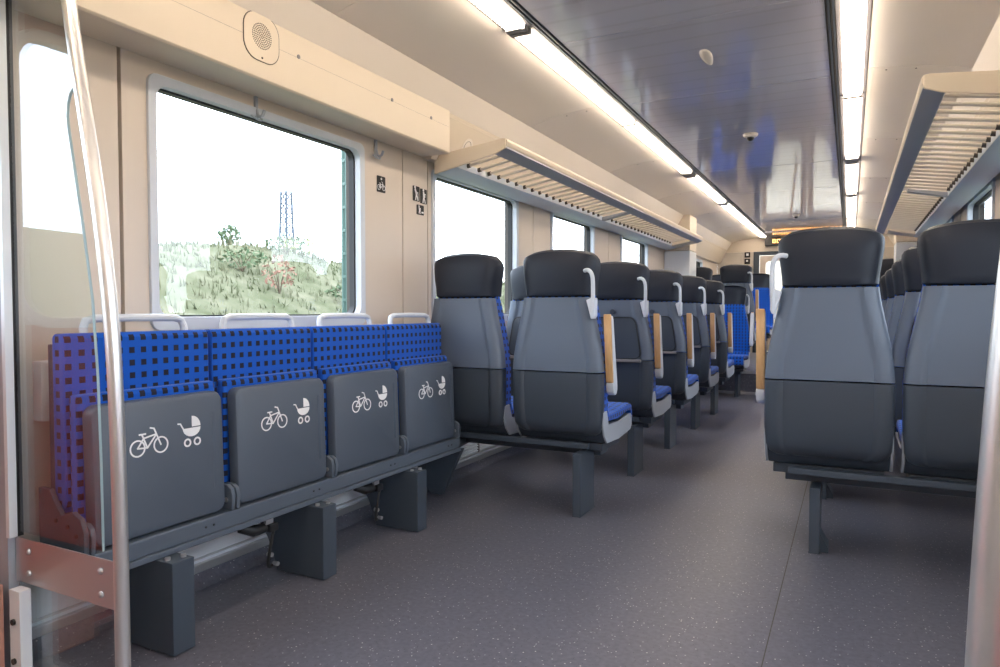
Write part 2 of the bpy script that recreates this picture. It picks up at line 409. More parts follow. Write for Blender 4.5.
# ------------------------------------------------------------------ ceiling
ce = sroot('ceiling', 'glossy grey centre panels between cream side panels')
bx('roof_sheet', 'core', ce, WL - .1, WR + .1, Y0 - .06, Y1 + .06, ZC + .03, ZC + .08, smooth=False)
SE = [Y0, -0.1, 1.45, 3.0, 4.05, 5.1, 6.3, 7.6, 8.9, 10.2, 11.5]
for a, b_ in zip(SE, SE[1:]):
    bx('centre_panel', 'perf', ce, XC - .545, XC + .545, a + .003, b_ - .003, ZC, ZC + .02, bevel=.003)
bx('centre_bulkhead', 'perf', ce, XC - .6, XC + .6, 11.505, Y1, ZC - .012, ZC + .02, bevel=.01)
SS = [Y0, 0.3, 2.15, 4.0, 5.6, 7.2, 8.8, 10.4, Y1]
for side in (-1, 1):
    for a, b_ in zip(SS, SS[1:]):
        bm = B(); prism(bm, [(mx_(.716, side), ZC), (mx_(.95, side), ZC - .022), (mx_(1.10, side), ZC - .054), (mx_(1.165, side), ZC - .075), (mx_(1.165, side), ZC - .055), (mx_(1.10, side), ZC - .034), (mx_(.95, side), ZC - .002), (mx_(.716, side), ZC + .02)], 'y', a + .0012, b_ - .0012); obj('side_panel', bm, 'cream', ce, bevel=.002)
        for ya, yx in ((a + .04, .80), (a + .04, .93)):
            bm = B(); cyl(bm, (mx_(yx, side), ya, ZC - .022 * (yx - .716) / .234 - .0006), 'z', .004, .003, 8); obj('screw', bm, 'core', ce)
    for u0, u1 in ((.553, .562), (.572, .580)):
        bm = B(); xs = sorted((mx_(u0, side), mx_(u1, side))); box(bm, xs[0], xs[1], Y0, Y1, ZC - .004, ZC + .02); obj('edge_strip', bm, 'steel', ce)

# light strips: one lamp unit per segment
GAP = {2.75: .03, 4.42: .012, 6.3: .10, 8.15: .09, 10.2: .05}
LJ = [Y0, -0.8, 1.0, 2.75, 4.42, 6.3, 8.15, 10.2, 12.2]
ordn = ('first', 'second', 'third', 'fourth', 'fifth', 'sixth', 'seventh', 'eighth', 'ninth')
for side, nm in ((-1, 'left'), (1, 'right')):
    for i, (a, b_) in enumerate(zip(LJ, LJ[1:])):
        r_ = thing('ceiling_light', '%s segment of the %s ceiling light strip counted from the camera end' % (ordn[i], nm), 'lamp', (mx_(.65, side), (a + b_) / 2, ZC), 0, 'ceiling light strip segments')
        h = (b_ - a) / 2 - .006
        def S(u0, u1): return sorted((side * (u0 - .65), side * (u1 - .65)))
        bm = B()
        for u0, u1 in ((.584, .603), (.697, .714)):
            s0, s1 = S(u0, u1); box(bm, s0, s1, -h, h, -.003, .02)
        s0, s1 = S(.603, .697)
        box(bm, s0, s1, -h, -h + GAP.get(a, .02), -.024, .02); box(bm, s0, s1, h - GAP.get(b_, .02), h, -.024, .02)
        obj('frame', bm, 'bright', r_, bevel=.0015)
        g0, g1 = GAP.get(a, .02), GAP.get(b_, .02)
        bm = B(); prism(bm, [(s0, .012), (s0, -.004), (s0 + .012, -.022), (s1 - .012, -.022), (s1, -.004), (s1, .012)], 'y', -h + g0, h - g1); obj('diffuser', bm, 'lamp', r_, smooth=False)
        bm = B(); y = -h + g0 + .012
        while y < h - g1:
            box(bm, s0 + .012, s1 - .012, y - .006, y + .006, -.0232, -.0222); y += .022
        lo = obj('louvre', bm, 'louvre', r_, smooth=False); lo['kind'] = 'stuff'

# domes on the centre line
def dome(y, r, label):
    t = thing('camera_dome', label, 'camera', (XC + .02, y, ZC), 0)
    bm = B(); loft(bm, [[(rr * math.cos(k * math.pi / 8), rr * math.sin(k * math.pi / 8), z) for k in range(16)] for rr, z in ((r, -.001), (r, -.008), (r * .86, -.02), (r * .6, -.026))])
    obj('housing', bm, 'cream', t)
    bm = B(); loft(bm, [[(rr * math.cos(k * math.pi / 8), rr * math.sin(k * math.pi / 8), z) for k in range(16)] for rr, z in ((r * .5, -.024), (r * .46, -.037), (r * .3, -.046), (r * .1, -.05))])
    obj('lens', bm, 'black', t)
dome(5.1, .05, 'small white camera dome on the grey ceiling, nearer of two')
dome(9.6, .045, 'small white camera dome on the grey ceiling, farther of two')
bm = B(); rings = []
for s, z in ((1, -.0005), (.97, -.006), (.8, -.013), (.45, -.018)):
    rings.append([(XC + .02 + s * .026 * math.cos(q) * (1 - .35 * math.sin(q)), 3.47 + s * .11 * math.sin(q), ZC + z) for q in [k * math.pi / 12 for k in range(24)]])
loft(bm, rings); tag(obj('almond_cover', bm, 'cream'), 'pale almond-shaped sensor cover on the glossy ceiling', 'fitting')  # pale shallow almond-shaped dome lofted below the centre panel

# ------------------------------------------------------------------ coves, racks
for side, nm in ((-1, 'left'), (1, 'right')):
    n = 3 if side < 0 else 5
    xw = WL if side < 0 else WR
    bm = B()
    prism(bm, [(xw, 1.793), (mx_(1.235, side), 1.793), (mx_(1.228, side), 1.80), (mx_(1.228, side), 2.020), (mx_(1.235, side), 2.024), (mx_(1.239, side), 2.02), (mx_(1.240, side), 1.99), (xw, 1.99)], 'y', Y0, 3.13)
    o1 = struct(obj('trim_%d' % n, bm, 'beige2', None, bevel=.002), 'cream cove box above the first %s window' % nm)
    bm = B(); prism(bm, [(mx_(1.232, side), 2.008), (mx_(1.158, side), 2.126), (mx_(1.178, side), 2.15), (mx_(1.30, side), 2.03), (mx_(1.30, side), 2.008)], 'y', Y0, Y1); obj('upper_band', bm, 'cream', o1)
    if side < 0:
        for y in (2.02, 2.62, 2.95):
            bm = B(); cyl(bm, (mx_(1.2275, side), y, 1.935), 'x', .008, .004, 10); obj('screw', bm, 'bright', o1)
        bx('seam', 'bright', o1, mx_(1.229, side), mx_(1.2276, side), Y0, 3.12, 1.930, 1.9306)
    bm = B()
    prism(bm, [(xw, 1.78), (mx_(1.345, side), 1.78), (mx_(1.228, side), 2.018), (mx_(1.235, side), 2.024), (mx_(1.239, side), 2.02), (mx_(1.240, side), 1.99), (xw, 1.99)], 'y', 3.132, Y1)
    o2 = struct(obj('trim_%d' % (n + 1), bm, 'beige2', None, bevel=.002), 'sloping cream cove panel behind the %s luggage rack' % nm)

# loudspeaker plate on the near cove
t = thing('loudspeaker', 'oval loudspeaker plate with a round perforated grille on the left cove', 'speaker', (-1.882, 1.835, 1.94))
def ell(ry, rz, n=28): return [(ry * math.cos(k * 2 * math.pi / n), rz * math.sin(k * 2 * math.pi / n)) for k in range(n)]
bm = B(); ringprism(bm, rrect(-.084, .084, -.084, .084, .06, 7), rrect(-.0815, .0815, -.0815, .0815, .058, 7), 'x', -.0005, .0012); obj('outline_gap', bm, 'core', t)
bm = B(); prism(bm, rrect(-.081, .081, -.081, .081, .058, 7), 'x', -.0005, .002); obj('plate', bm, 'beige2', t)
bm = B()
for ring in range(0, 7):
    nn = max(1, ring * 6)
    for k in range(nn):
        a = k * 2 * math.pi / nn; q = ring * .0072
        cyl(bm, (.0022, q * math.cos(a), .006 + q * math.sin(a)), 'x', .0024, .0012, 6)
o_ = obj('grille', bm, 'core', t); o_['kind'] = 'stuff'
bm = B(); cyl(bm, (.0022, 0, -.07), 'x', .004, .002, 8); obj('screw', bm, 'core', t)
t = thing('loudspeaker', 'round loudspeaker grille on the cove just above the left rack', 'speaker', (-1.945, 3.42, 1.895))
bm = B(); prism(bm, ell(.05, .05), 'x', -.004, .004); pl = obj('plate', bm, 'cream', t); pl.rotation_euler = (0, .44, 0)
bm = B(); ringprism(bm, ell(.034, .034), ell(.032, .032), 'x', .004, .005); pl = obj('grille_ring', bm, 'core', t); pl.rotation_euler = (0, .44, 0)

# coat hooks under the cove
for i, (y, lab) in enumerate(((1.96, 'slim coat hook above the first left window'), (2.71, 'slim coat hook above the black bicycle sign'))):
    t = thing('coat_hook', lab, 'hook', (WL, y, 1.8), 0, 'coat hooks on the left wall')
    bm = B(); box(bm, 0.0005, .012, -.007, .007, -.09, -.008); obj('hook_plate', bm, 'trim', t, bevel=.003)
    bm = B(); tube(bm, spline([(.01, 0, -.06), (.02, 0, -.085), (.04, 0, -.085), (.05, 0, -.065)]), .006, 8); obj('hook_arm', bm, 'trim', t)
    bm = B(); tube(bm, spline([(.008, -.026, -.085), (.022, -.012, -.098), (.022, .012, -.098), (.008, .026, -.085)]), .004, 8); obj('cross_bar', bm, 'trim', t)

# luggage racks: wall rail, front lip, end plates, one object per rod
def rack(side, nm):
    root = thing('luggage_rack', 'slatted luggage rack along the %s wall above the windows' % nm, 'luggage rack', (XC, 3.2, 1.77), 0, 'luggage racks')
    L = 5.25; s = side; du = -.042 if s > 0 else 0.0
    if s > 0: root.location.y = 3.06
    bm = B(); prism(bm, [(s * 1.222, -.036), (s * 1.30, -.052), (s * 1.36, -.058), (s * 1.36, .03), (s * 1.222, .0)], 'y', 0, L); obj('wall_rail', bm, 'pale', root, bevel=.003)
    bm = B(); prism(bm, [(s * (.926 + du), .034), (s * (.998 + du), .010), (s * (1.002 + du), .014), (s * (1.002 + du), .03), (s * (.955 + du), .055), (s * (.935 + du), .06)], 'y', 0, L); obj('under_lip', bm, 'rackgrey', root, bevel=.003)
    bm = B(); prism(bm, [(s * (.932 + du), .04), (s * (.925 + du), .05), (s * (.922 + du), .072), (s * (.93 + du), .084), (s * (.945 + du), .084), (s * (.952 + du), .074), (s * (.95 + du), .058)], 'y', -.01, L + .01); obj('front_lip', bm, 'beige2', root, bevel=.003)
    for y in (-.014, L):
        bm = B(); prism(bm, [(s * (.93 + du), .034), (s * (.985 + du), .012), (s * 1.36, -.062), (s * 1.36, .035), (s * 1.22, .055), (s * (.95 + du), .086), (s * (.93 + du), .084)], 'y', y, y + .014); obj('end_plate', bm, 'beige2', root, bevel=.004)
    bm = B(); prism(bm, [(s * .99, .012), (s * 1.225, -.038), (s * 1.225, -.01), (s * .99, .03)], 'y', 2.40, 2.47); obj('cross_bar', bm, 'rackgrey', root, bevel=.003)
    bm = B(); prism(bm, [(s * .99, .012), (s * 1.225, -.038), (s * 1.225, -.01), (s * .99, .03)], 'y', L - .30, L - .002); obj('end_sheet', bm, 'beige2', root, bevel=.003)
    me = None; sk = None; y = .11
    while y < L - .33:
        if not 2.36 < y < 2.52:
            if me is None:
                bm = B(); tube(bm, [(s * (.985 + du), 0, .034), (s * 1.23, 0, -.010)], .0088, 10)
                o = obj('rod', bm, 'rod', root); me = o.data
                bm = B(); tube(bm, [(s * 1.205, 0, -.0055), (s * 1.232, 0, -.0104)], .012, 10); k_ = obj('socket', bm, 'core', o); sk = k_.data
                o.location.y = y
            else:
                o = bpy.data.objects.new('rod', me); C.objects.link(o); o.parent = root; o.location.y = y
                k_ = bpy.data.objects.new('socket', sk); C.objects.link(k_); k_.parent = o
        y += .121
rack(-1, 'left'); rack(1, 'right')

# tall cabinets that end the racks
for side, nm in ((-1, 'left'), (1, 'right')):
    xa, xb = sorted((mx_(1.08, side), mx_(1.39, side)))
    t = thing('cabinet', 'tall pale cabinet by the %s wall at the far end of the rack' % nm, 'cabinet', ((xa + xb) / 2, 8.68, RAISE), 0, 'tall end cabinets')
    w = (xb - xa) / 2
    bx('body', 'white', t, -w, w, -.2, .2, .002, 1.70 - RAISE, bevel=.008)
    bx('upper_body', 'beige2', t, -w, w - .0, -.2, .2, 1.705 - RAISE, 2.13 - RAISE, bevel=.008)

# ------------------------------------------------------------------ signs
def disc(bm, c, r, x0, x1, n=16): prism(bm, [(c[0] + r * math.cos(k * 2 * math.pi / n), c[1] + r * math.sin(k * 2 * math.pi / n)) for k in range(n)], 'x', x0, x1)
def hoop(bm, c, r, w, x0, x1, n=24):
    f = lambda q: [(c[0] + q * math.cos(k * 2 * math.pi / n), c[1] + q * math.sin(k * 2 * math.pi / n)) for k in range(n)]
    ringprism(bm, f(r), f(r - w), 'x', x0, x1)
def stroke(bm, a, b, w, x0, x1):
    a = Vector((a[0], a[1])); b = Vector((b[0], b[1])); d = (b - a).normalized(); n = Vector((-d.y, d.x)) * w / 2; d = d * w * .3
    prism(bm, [tuple(a - d + n), tuple(a - d - n), tuple(b + d - n), tuple(b + d + n)], 'x', x0, x1)
def bicycle(bm, s, x0, x1, cy=0, cz=0):
    P = lambda a, b: (cy + a * s, cz + b * s)
    for c in ((-.034, 0), (.034, 0)): hoop(bm, P(*c), .0225 * s, .0042 * s, x0, x1)
    w = .0042 * s
    for a, b in (((-.034, 0), (-.006, -.002)), ((-.006, -.002), (-.02, .033)), ((-.016, .024), (.019, .030)), ((-.006, -.002), (.019, .027)), ((-.034, 0), (-.016, .024)), ((.034, 0), (.015, .046)), ((.015, .046), (.004, .049)), ((-.028, .035), (-.010, .035))):
        stroke(bm, P(*a), P(*b), w, x0, x1)
def pram(bm, s, x0, x1, cy=0, cz=0):
    P = lambda a, b: (cy + a * s, cz + b * s)
    prism(bm, [P(-.026, .019)] + [P(.003 + .029 * math.cos(t), .019 + .024 * math.sin(t)) for t in [math.pi + .25 + k * (math.pi - .25) / 9 for k in range(10)]], 'x', x0, x1)
    prism(bm, [P(.004, .022)] + [P(.004 + .028 * math.cos(t), .022 + .03 * math.sin(t)) for t in [k * math.pi / 2 / 8 for k in range(9)]], 'x', x0, x1)
    stroke(bm, P(-.024, .018), P(-.033, .034), .004 * s, x0, x1); stroke(bm, P(-.033, .034), P(-.041, .035), .004 * s, x0, x1)
    for c in ((-.012, -.021), (.020, -.021)): hoop(bm, P(*c), .012 * s, .005 * s, x0, x1)
def person(bm, s, x0, x1, cy, cz, lean, extra):
    P = lambda a, b: (cy + a * s, cz + b * s)
    disc(bm, P(-.004 + lean, .034), .0075 * s, x0, x1, 12)
    stroke(bm, P(-.002 + lean, .022), P(.004, -.004), .013 * s, x0, x1)
    stroke(bm, P(.004, -.006), P(.014, -.022), .008 * s, x0, x1); stroke(bm, P(.002, -.006), P(-.004, -.034), .008 * s, x0, x1)
    stroke(bm, P(.014, -.022), P(.018, -.036), .007 * s, x0, x1)
    if extra == 1: stroke(bm, P(lean, .016), P(.016, .004), .006 * s, x0, x1); stroke(bm, P(.018, .008), P(.022, -.036), .003 * s, x0, x1)
    if extra == 2: stroke(bm, P(lean, .014), P(.02, .012), .007 * s, x0, x1); disc(bm, P(.01, .0), .009 * s, x0, x1)
    if extra == 3: disc(bm, P(.018, .014), .006 * s, x0, x1); stroke(bm, P(.018, .006), P(.016, -.012), .009 * s, x0, x1)
def sign(y, z, w, h, lab, draw):
    t = thing('sign', lab, 'sign', (WL, y, z), 0, 'black pictogram signs on the left wall')
    bm = B(); prism(bm, rrect(-w / 2, w / 2, -h / 2, h / 2, .004, 2), 'x', .0005, .003); obj('plate', bm, 'ink', t)
    bm = B(); draw(bm); obj('pictogram', bm, 'print', t, smooth=False)
sign(2.757, 1.587, .066, .078, 'black sign with a white bicycle on the wall by the first window', lambda bm: (bicycle(bm, .58, .003, .004, 0, -.016), disc(bm, (0, .026), .006, .003, .004)))
sign(3.062, 1.588, .062, .078, 'black sign with a white walking figure, left of the upper two', lambda bm: person(bm, .95, .003, .004, -.004, 0, -.006, 1))
sign(3.132, 1.583, .062, .078, 'black sign with a white figure and belly, right of the upper two', lambda bm: person(bm, .95, .003, .004, -.004, 0, .004, 2))
sign(3.10, 1.507, .066, .052, 'small black sign with white figures below two larger ones', lambda bm: (person(bm, .55, .003, .004, -.012, 0, 0, 3), stroke(bm, (.012, -.012), (.026, -.012), .008, .003, .004)))
# sign on the end wall
t = thing('sign', 'small black notice on the cream end wall beside the door', 'sign', (-1.56, Y1, 1.86))
bm = B(); box(bm, -.045, .045, -.004, -.0005, .01, .1); box(bm, -.045, .045, -.004, -.0005, -.1, -.01); obj('plate', bm, 'ink', t)
bm = B(); box(bm, -.02, .02, -.005, -.004, .04, .08); box(bm, -.02, .012, -.005, -.004, -.06, -.03); obj('pictogram', bm, 'print', t)

# destination display above the gangway door
t = thing('display', 'black destination display with amber characters above the end door', 'display', (XC, Y1 - .06, 2.12))
bx('housing', 'black', t, -.62, .62, -.04, .055, -.075, .07, bevel=.008)
bm = B(); x = -.50
while x < .5:
    wv = random.choice((.03, .042, .05)); zt = random.choice((.028, .02))
    box(bm, x, x + wv, -.043, -.0402, -.03, -.022); box(bm, x, x + .008, -.043, -.0402, -.03, zt)
    if random.random() < .6: box(bm, x + wv - .008, x + wv, -.043, -.0402, -.03, zt)
    if random.random() < .6: box(bm, x, x + wv, -.043, -.0402, zt - .006, zt)
    x += wv + .022
obj('characters', bm, 'led', t, smooth=False)

# ------------------------------------------------------------------ passenger seats
def lerp(tab, z):
    if z <= tab[0][0]: return tab[0][1]
    for (a, va), (b, vb) in zip(tab, tab[1:]):
        if z <= b:
            t = (z - a) / (b - a); return va + (vb - va) * t
    return tab[-1][1]
SW = [(.386, .190), (.40, .210), (.43, .222), (.50, .2275), (.684, .2285), (.76, .2225), (.84, .208), (.92, .191), (.98, .178), (1.036, .170), (1.09, .174), (1.15, .182), (1.20, .188), (1.235, .188), (1.252, .178), (1.262, .150)]
SY = [(.386, .05), (.40, .03), (.43, .012), (.50, .002), (.62, .0), (.684, .0), (.80, .002), (.92, .004), (1.036, .004), (1.15, .0), (1.21, .006), (1.25, .026), (1.262, .05)]
def smooth(a, b, x):
    t = max(0, min(1, (x - a) / (b - a))); return t * t * (3 - 2 * t)
def shell_ring(z, n=44, thick=.07, depth=.065, ridge=.011):
    W, y0 = lerp(SW, z), lerp(SY, z); out = []
    for k in range(n + 1):
        a = -math.pi / 2 + math.pi * k / n
        x = W * math.copysign(abs(math.sin(a)) ** .42, math.sin(a)); y = y0 + depth * (1 - abs(math.cos(a)) ** .42)
        y += ridge * (1 - smooth(W - .070, W - .054, abs(x)))
        out.append((x, y, z))
    out.append((W - .004, y0 + thick, z)); out.append((-W + .004, y0 + thick, z))
    return out
def shell(name, zs, m, root):
    bm = B(); loft(bm, [shell_ring(z) for z in zs]); return obj(name, bm, m, root)
def head(root, narrow=0):
    bm = B(); rings = []
    for z in (1.040, 1.046, 1.07, 1.10, 1.14, 1.18, 1.21, 1.235, 1.25, 1.259, 1.262):
        W, y0 = lerp(SW, z), lerp(SY, z); top = smooth(1.20, 1.262, z); r = []
        if z < 1.043: W -= .004; y0 += .004
        D = .125 * (1 - .45 * top); n = 22
        for k in range(n + 1):
            a = -math.pi / 2 + math.pi * k / n
            x = W * math.copysign(abs(math.sin(a)) ** .5, math.sin(a)); y = y0 + D * (1 - abs(math.cos(a)) ** .5)
            r.append((x, y))
        m = 12
        for k in range(1, m):
            x = W * (1 - 2 * k / m) * .97
            r.append((x, y0 + (.062 + .07 * abs(x / W) ** 3) * (1 - .5 * top)))
        zz = (z - 1.04) / .222
        rings.append([(x, y, z - .026 * (abs(x) / .185) ** 2.2 * zz) for x, y in r])
    loft(bm, rings); h = obj('headrest', bm, 'leather', root)
    return h
def cushion(root):
    bm = B(); rings = []
    for z in (.45, .47, .55, .684, .80, .92, 1.0, 1.046):
        W, y0 = lerp(SW, z) - .002, lerp(SY, z); e = .02 if z in (.45, 1.046) else 0; r = []
        for k in range(13):
            x = W * (1 - k / 6.0)
            r.append((x, y0 + .126 - e + .03 * abs(x / W) ** 3 - .03 * abs(x / W) ** 14, z))
        r += [(-W, y0 + .071, z), (W, y0 + .071, z)]
        rings.append(r)
    loft(bm, rings); return obj('back_cushion', bm, 'fabric2', root)
def make_seat(side, arm, table):
    root = thing('passenger_seat', 'seat', 'seat')
    shell('lower_shell', (.386, .39, .40, .415, .43, .46, .50, .56, .62, .681), 'shell_lo', root)
    shell('upper_shell', (.687, .72, .76, .80, .84, .88, .92, .96, 1.0, 1.034), 'shell_up', root)
    head(root); cushion(root)
    # seat pan with light side cheeks, blue pad on top
    prof = [(.055, .50), (.05, .44), (.075, .385), (.115, .345), (.30, .338), (.50, .355), (.525, .375), (.522, .425), (.50, .44), (.30, .425), (.14, .43), (.11, .50)]
    bm = B(); prism(bm, prof, 'x', -.2175, .2175); obj('seat_pan', bm, 'shell_lo', root, bevel=.006)
    for q in (-1, 1):
        bm = B(); prism(bm, prof, 'x', q * .2178, q * .2275); obj('side_cheek', bm, 'trim', root, bevel=.003)
    pad = [(.125, .505), (.135, .447), (.30, .438), (.48, .455), (.522, .45), (.537, .425), (.535, .385), (.545, .385), (.553, .43), (.54, .475), (.50, .492), (.30, .475), (.16, .475), (.145, .505)]
    bm = B(); prism(bm, pad, 'x', -.222, .222); obj('seat_cushion', bm, 'fabric2', root, bevel=.008)
    bm = B(); prism(bm, [(.125, .303), (.40, .303), (.43, .336), (.125, .341)], 'x', -.20, .20); obj('under_tray', bm, 'shell_lo', root, bevel=.004)
    if table:
        y = lambda z: lerp(SY, z) + .004
        out = rrect(-.174, .174, .690, .935, .045); inn = rrect(-.167, .167, .697, .928, .038)
        bm = B(); n = len(out)
        rows = [[(px * (1 - .95 * max(0, pz - .70)), y(pz) + d, pz) for px, pz in lp] for lp, d in ((out, .006), (out, -.006), (inn, -.006), (inn, .0))]
        loft(bm, rows, cap=False); obj('table_outline', bm, 'black', root)
        bm = B()
        loft(bm, [[(px * (1 - .95 * max(0, pz - .70)), y(pz) - .004 + d, pz) for px, pz in inn] for d in (.012, 0)]); obj('fold_table', bm, 'shell_lo', root)
        bx('table_ledge', 'bright', root, -.172, .172, -.018, .008, .674, .690, bevel=.004)
        bm = B(); cyl(bm, (0, y(.965) - .003, .965), 'y', .016, .012, 14); obj('table_latch', bm, 'shell_lo', root)
    if arm:
        s = side
        def lean(bm):
            for v in bm.verts: v.co.y += -.045 * (v.co.z - .60) / .35 + .03
        a = thing_part('armrest', root)
        bm = B(); prism(bm, rrect(.052, .070, .636, .955, .007, 2), 'x', s * .2305, s * .264); lean(bm); obj('wood_strip', bm, 'wood', a, bevel=.004)
        body = [(.0705, .636), (.0705, .945), (.088, .948), (.096, .93), (.112, .74), (.122, .64), (.12, .60), (.104, .578), (.08, .575), (.058, .59), (.052, .615), (.052, .634)]
        bm = B(); prism(bm, body, 'x', s * .2295, s * .266); lean(bm); obj('arm_body', bm, 'grip', a, bevel=.006)
        g = thing_part('grab_handle', root)
        bx_, yz = .196, 0.0
        pts = [(s * .15, .010, 1.155), (s * .168, -.006, 1.157), (s * .186, -.016, 1.148), (s * .196, -.018, 1.128), (s * .199, -.018, 1.10), (s * .199, -.016, 1.04), (s * .197, -.012, .98), (s * .194, -.008, .945)]
        bm = B(); tube(bm, spline(pts, 5), .0095, 10); obj('grip_bar', bm, 'grip', g)
        bm = B(); prism(bm, [(s * .166, 1.02), (s * .19, 1.03), (s * .206, 1.03), (s * .206, .95), (s * .199, .935), (s * .188, .935)], 'y', -.016, .03); obj('grip_bracket', bm, 'grip', g, bevel=.004)
    return root
def thing_part(name, root):
    e = bpy.data.objects.new(name, None); C.objects.link(e); e.parent = root; e.empty_display_size = .03; return e
protos = {}
def seat(side, arm, table, x, y, z, rz, label, group):
    k = (side, arm, table)
    if k not in protos: r = protos[k] = make_seat(*k)
    else: r = copy_tree(protos[k])
    r.scale = (1, 1, 1.025 if x > -.655 else 1); r.location = (x, y, z); r.rotation_euler = (0, 0, rz); r['label'] = label; r['group'] = group
    return r
PITCH = 0.90
XA = {(-1, 'aisle'): -1.24, (-1, 'window'): -1.75, (1, 'aisle'): -.074, (1, 'window'): .408}
def frame_row(side, y, z, lab, flip=1, free=False, dy=0.0):
    xs = [XA[(side, 'aisle')], XA[(side, 'window')]]
    t = thing('seat_frame', lab, 'seat frame', (0, y, z), 0, 'seat frames')
    xa, xb = min(xs) - .16, max(xs) + .16
    wallx = (WL + .012) if side < 0 else (WR - .012)
    if free: wallx = XC + side * 1.06
    if side < 0: xa = wallx
    else: xb = wallx
    bx('cross_beam', 'steel', t, xa, xb, *sorted((flip * .22, flip * .32)), .262, .30, bevel=.004)
    bx('rear_beam', 'steel', t, xa + .02, xb - .02, *sorted((flip * .085, flip * .115)), .315, .341, bevel=.004)
    px = -1.135 if side < 0 else -.115
    bm = B(); box(bm, px - .02, px + .02, *sorted((flip * .03 + dy, flip * .23 + dy)), .004, .262 if dy else .30); ped = obj('pedestal', bm, 'steel', t, bevel=.004)
    bm = B(); box(bm, px - .021, px + .021, *sorted((flip * .028 + dy, flip * .24 + dy)), 0.0005, .006); obj('foot_plate', bm, 'steel', t, bevel=.002)
    s = 1 if side > 0 else -1
    if s > 0: bm = B(); prism(bm, [(px + .020, .001), (px + .05, .001), (px + .05, .02), (px + .020, .075)], 'y', *sorted((flip * .06 + dy, flip * .16 + dy))); obj('gusset', bm, 'steel', t)
    xw = wallx
    bm = B(); prism(bm, [(xw, .30), (xw, .17), (xw - s * .04, .17), (xw - s * .2, .262), (xw - s * .2, .30)], 'y', *sorted((flip * .1, flip * .3))); obj('wall_bracket', bm, 'steel', t, bevel=.003)
LROWS = [3.0 + PITCH * i for i in range(5)]
for i, y in enumerate(LROWS):
    for side, nm in ((-1, 'left'), (1, 'right')):
        yy = y if side < 0 else y - .10
        for pos in ('aisle', 'window'):
            lab = '%s grey-backed %s seat with black headrest in the %s column counted from the camera' % (ordn[i], pos, nm)
            seat(-side if pos == 'aisle' else 0, pos == 'aisle', i > 0, XA[(side, pos)], yy, 0, 0, lab, 'seats with their backs to the camera')
        frame_row(side, yy, 0, 'dark steel frame under the %s %s seat pair from the camera' % (ordn[i], nm), 1, False, 0.0 if side < 0 else .07)
for side, nm in ((-1, 'left'), (1, 'right')):
    for pos in ('aisle', 'window'):
        seat(side if pos == 'aisle' else 0, pos == 'aisle', False, XA[(side, pos)], 8.36, 0, math.pi, 'blue %s seat facing the camera in front of the raised floor, %s side' % (pos, nm), 'seats facing the camera')
    frame_row(side, 8.36, 0, 'dark steel frame under the camera-facing seat pair, %s side' % nm, -1)
    for pos in ('aisle', 'window'):
        seat(-side if pos == 'aisle' else 0, pos == 'aisle', False, XA[(side, pos)], 8.93 if pos == 'window' else 8.66, RAISE, 0, 'grey-backed %s seat first on the raised floor, %s side' % (pos, nm), 'seats on the raised floor')
    for pos in ('aisle', 'window'):
        seat(side if pos == 'aisle' else 0, pos == 'aisle', False, XA[(side, pos)], 11.05, RAISE, math.pi, 'blue %s seat facing the camera on the raised floor, %s side' % (pos, nm), 'seats on the raised floor')
    frame_row(side, 8.68, RAISE, 'dark steel frame under the first raised seat pair, %s side' % nm, 1, True)
    frame_row(side, 11.05, RAISE, 'dark steel frame under the last raised seat pair, %s side' % nm, -1)

# ------------------------------------------------------------------ row of four folding seats
JS, JW = 1.09, 0.474
bf = thing('bench_frame', 'grey rail on three box pedestals carrying the folding seats', 'bench frame', (-1.78, JS, 0))
BL = 4 * JW
bx('rail', 'rail', bf, -.03, .040, 0, BL, .286, .337, bevel=.006)
bx('rail_lip', 'rail', bf, -.03, .047, 0, BL, .268, .2855, bevel=.003)
bx('rear_beam', 'steel', bf, -.16, -.03, 0, BL, .29, .315, bevel=.003)
for i, yc in enumerate((1.315, 1.93, 2.535)):
    bm = B(); prism(bm, [(.11, .004), (.11, .266), (-.255, .266), (-.255, .24), (-.16, .12), (-.12, .03), (-.115, .004)], 'y', yc - JS - .036, yc - JS + .036)
    pd = obj('pedestal', bm, 'steel', bf, bevel=.003)
    bm = B(); cyl(bm, (.07, yc - JS - .02, .268), 'z', .008, .012, 10); obj('bolt', bm, 'alu', pd)
    bm = B(); cyl(bm, (.085, yc - JS + .02, .268), 'z', .008, .012, 10); obj('bolt', bm, 'alu', pd)
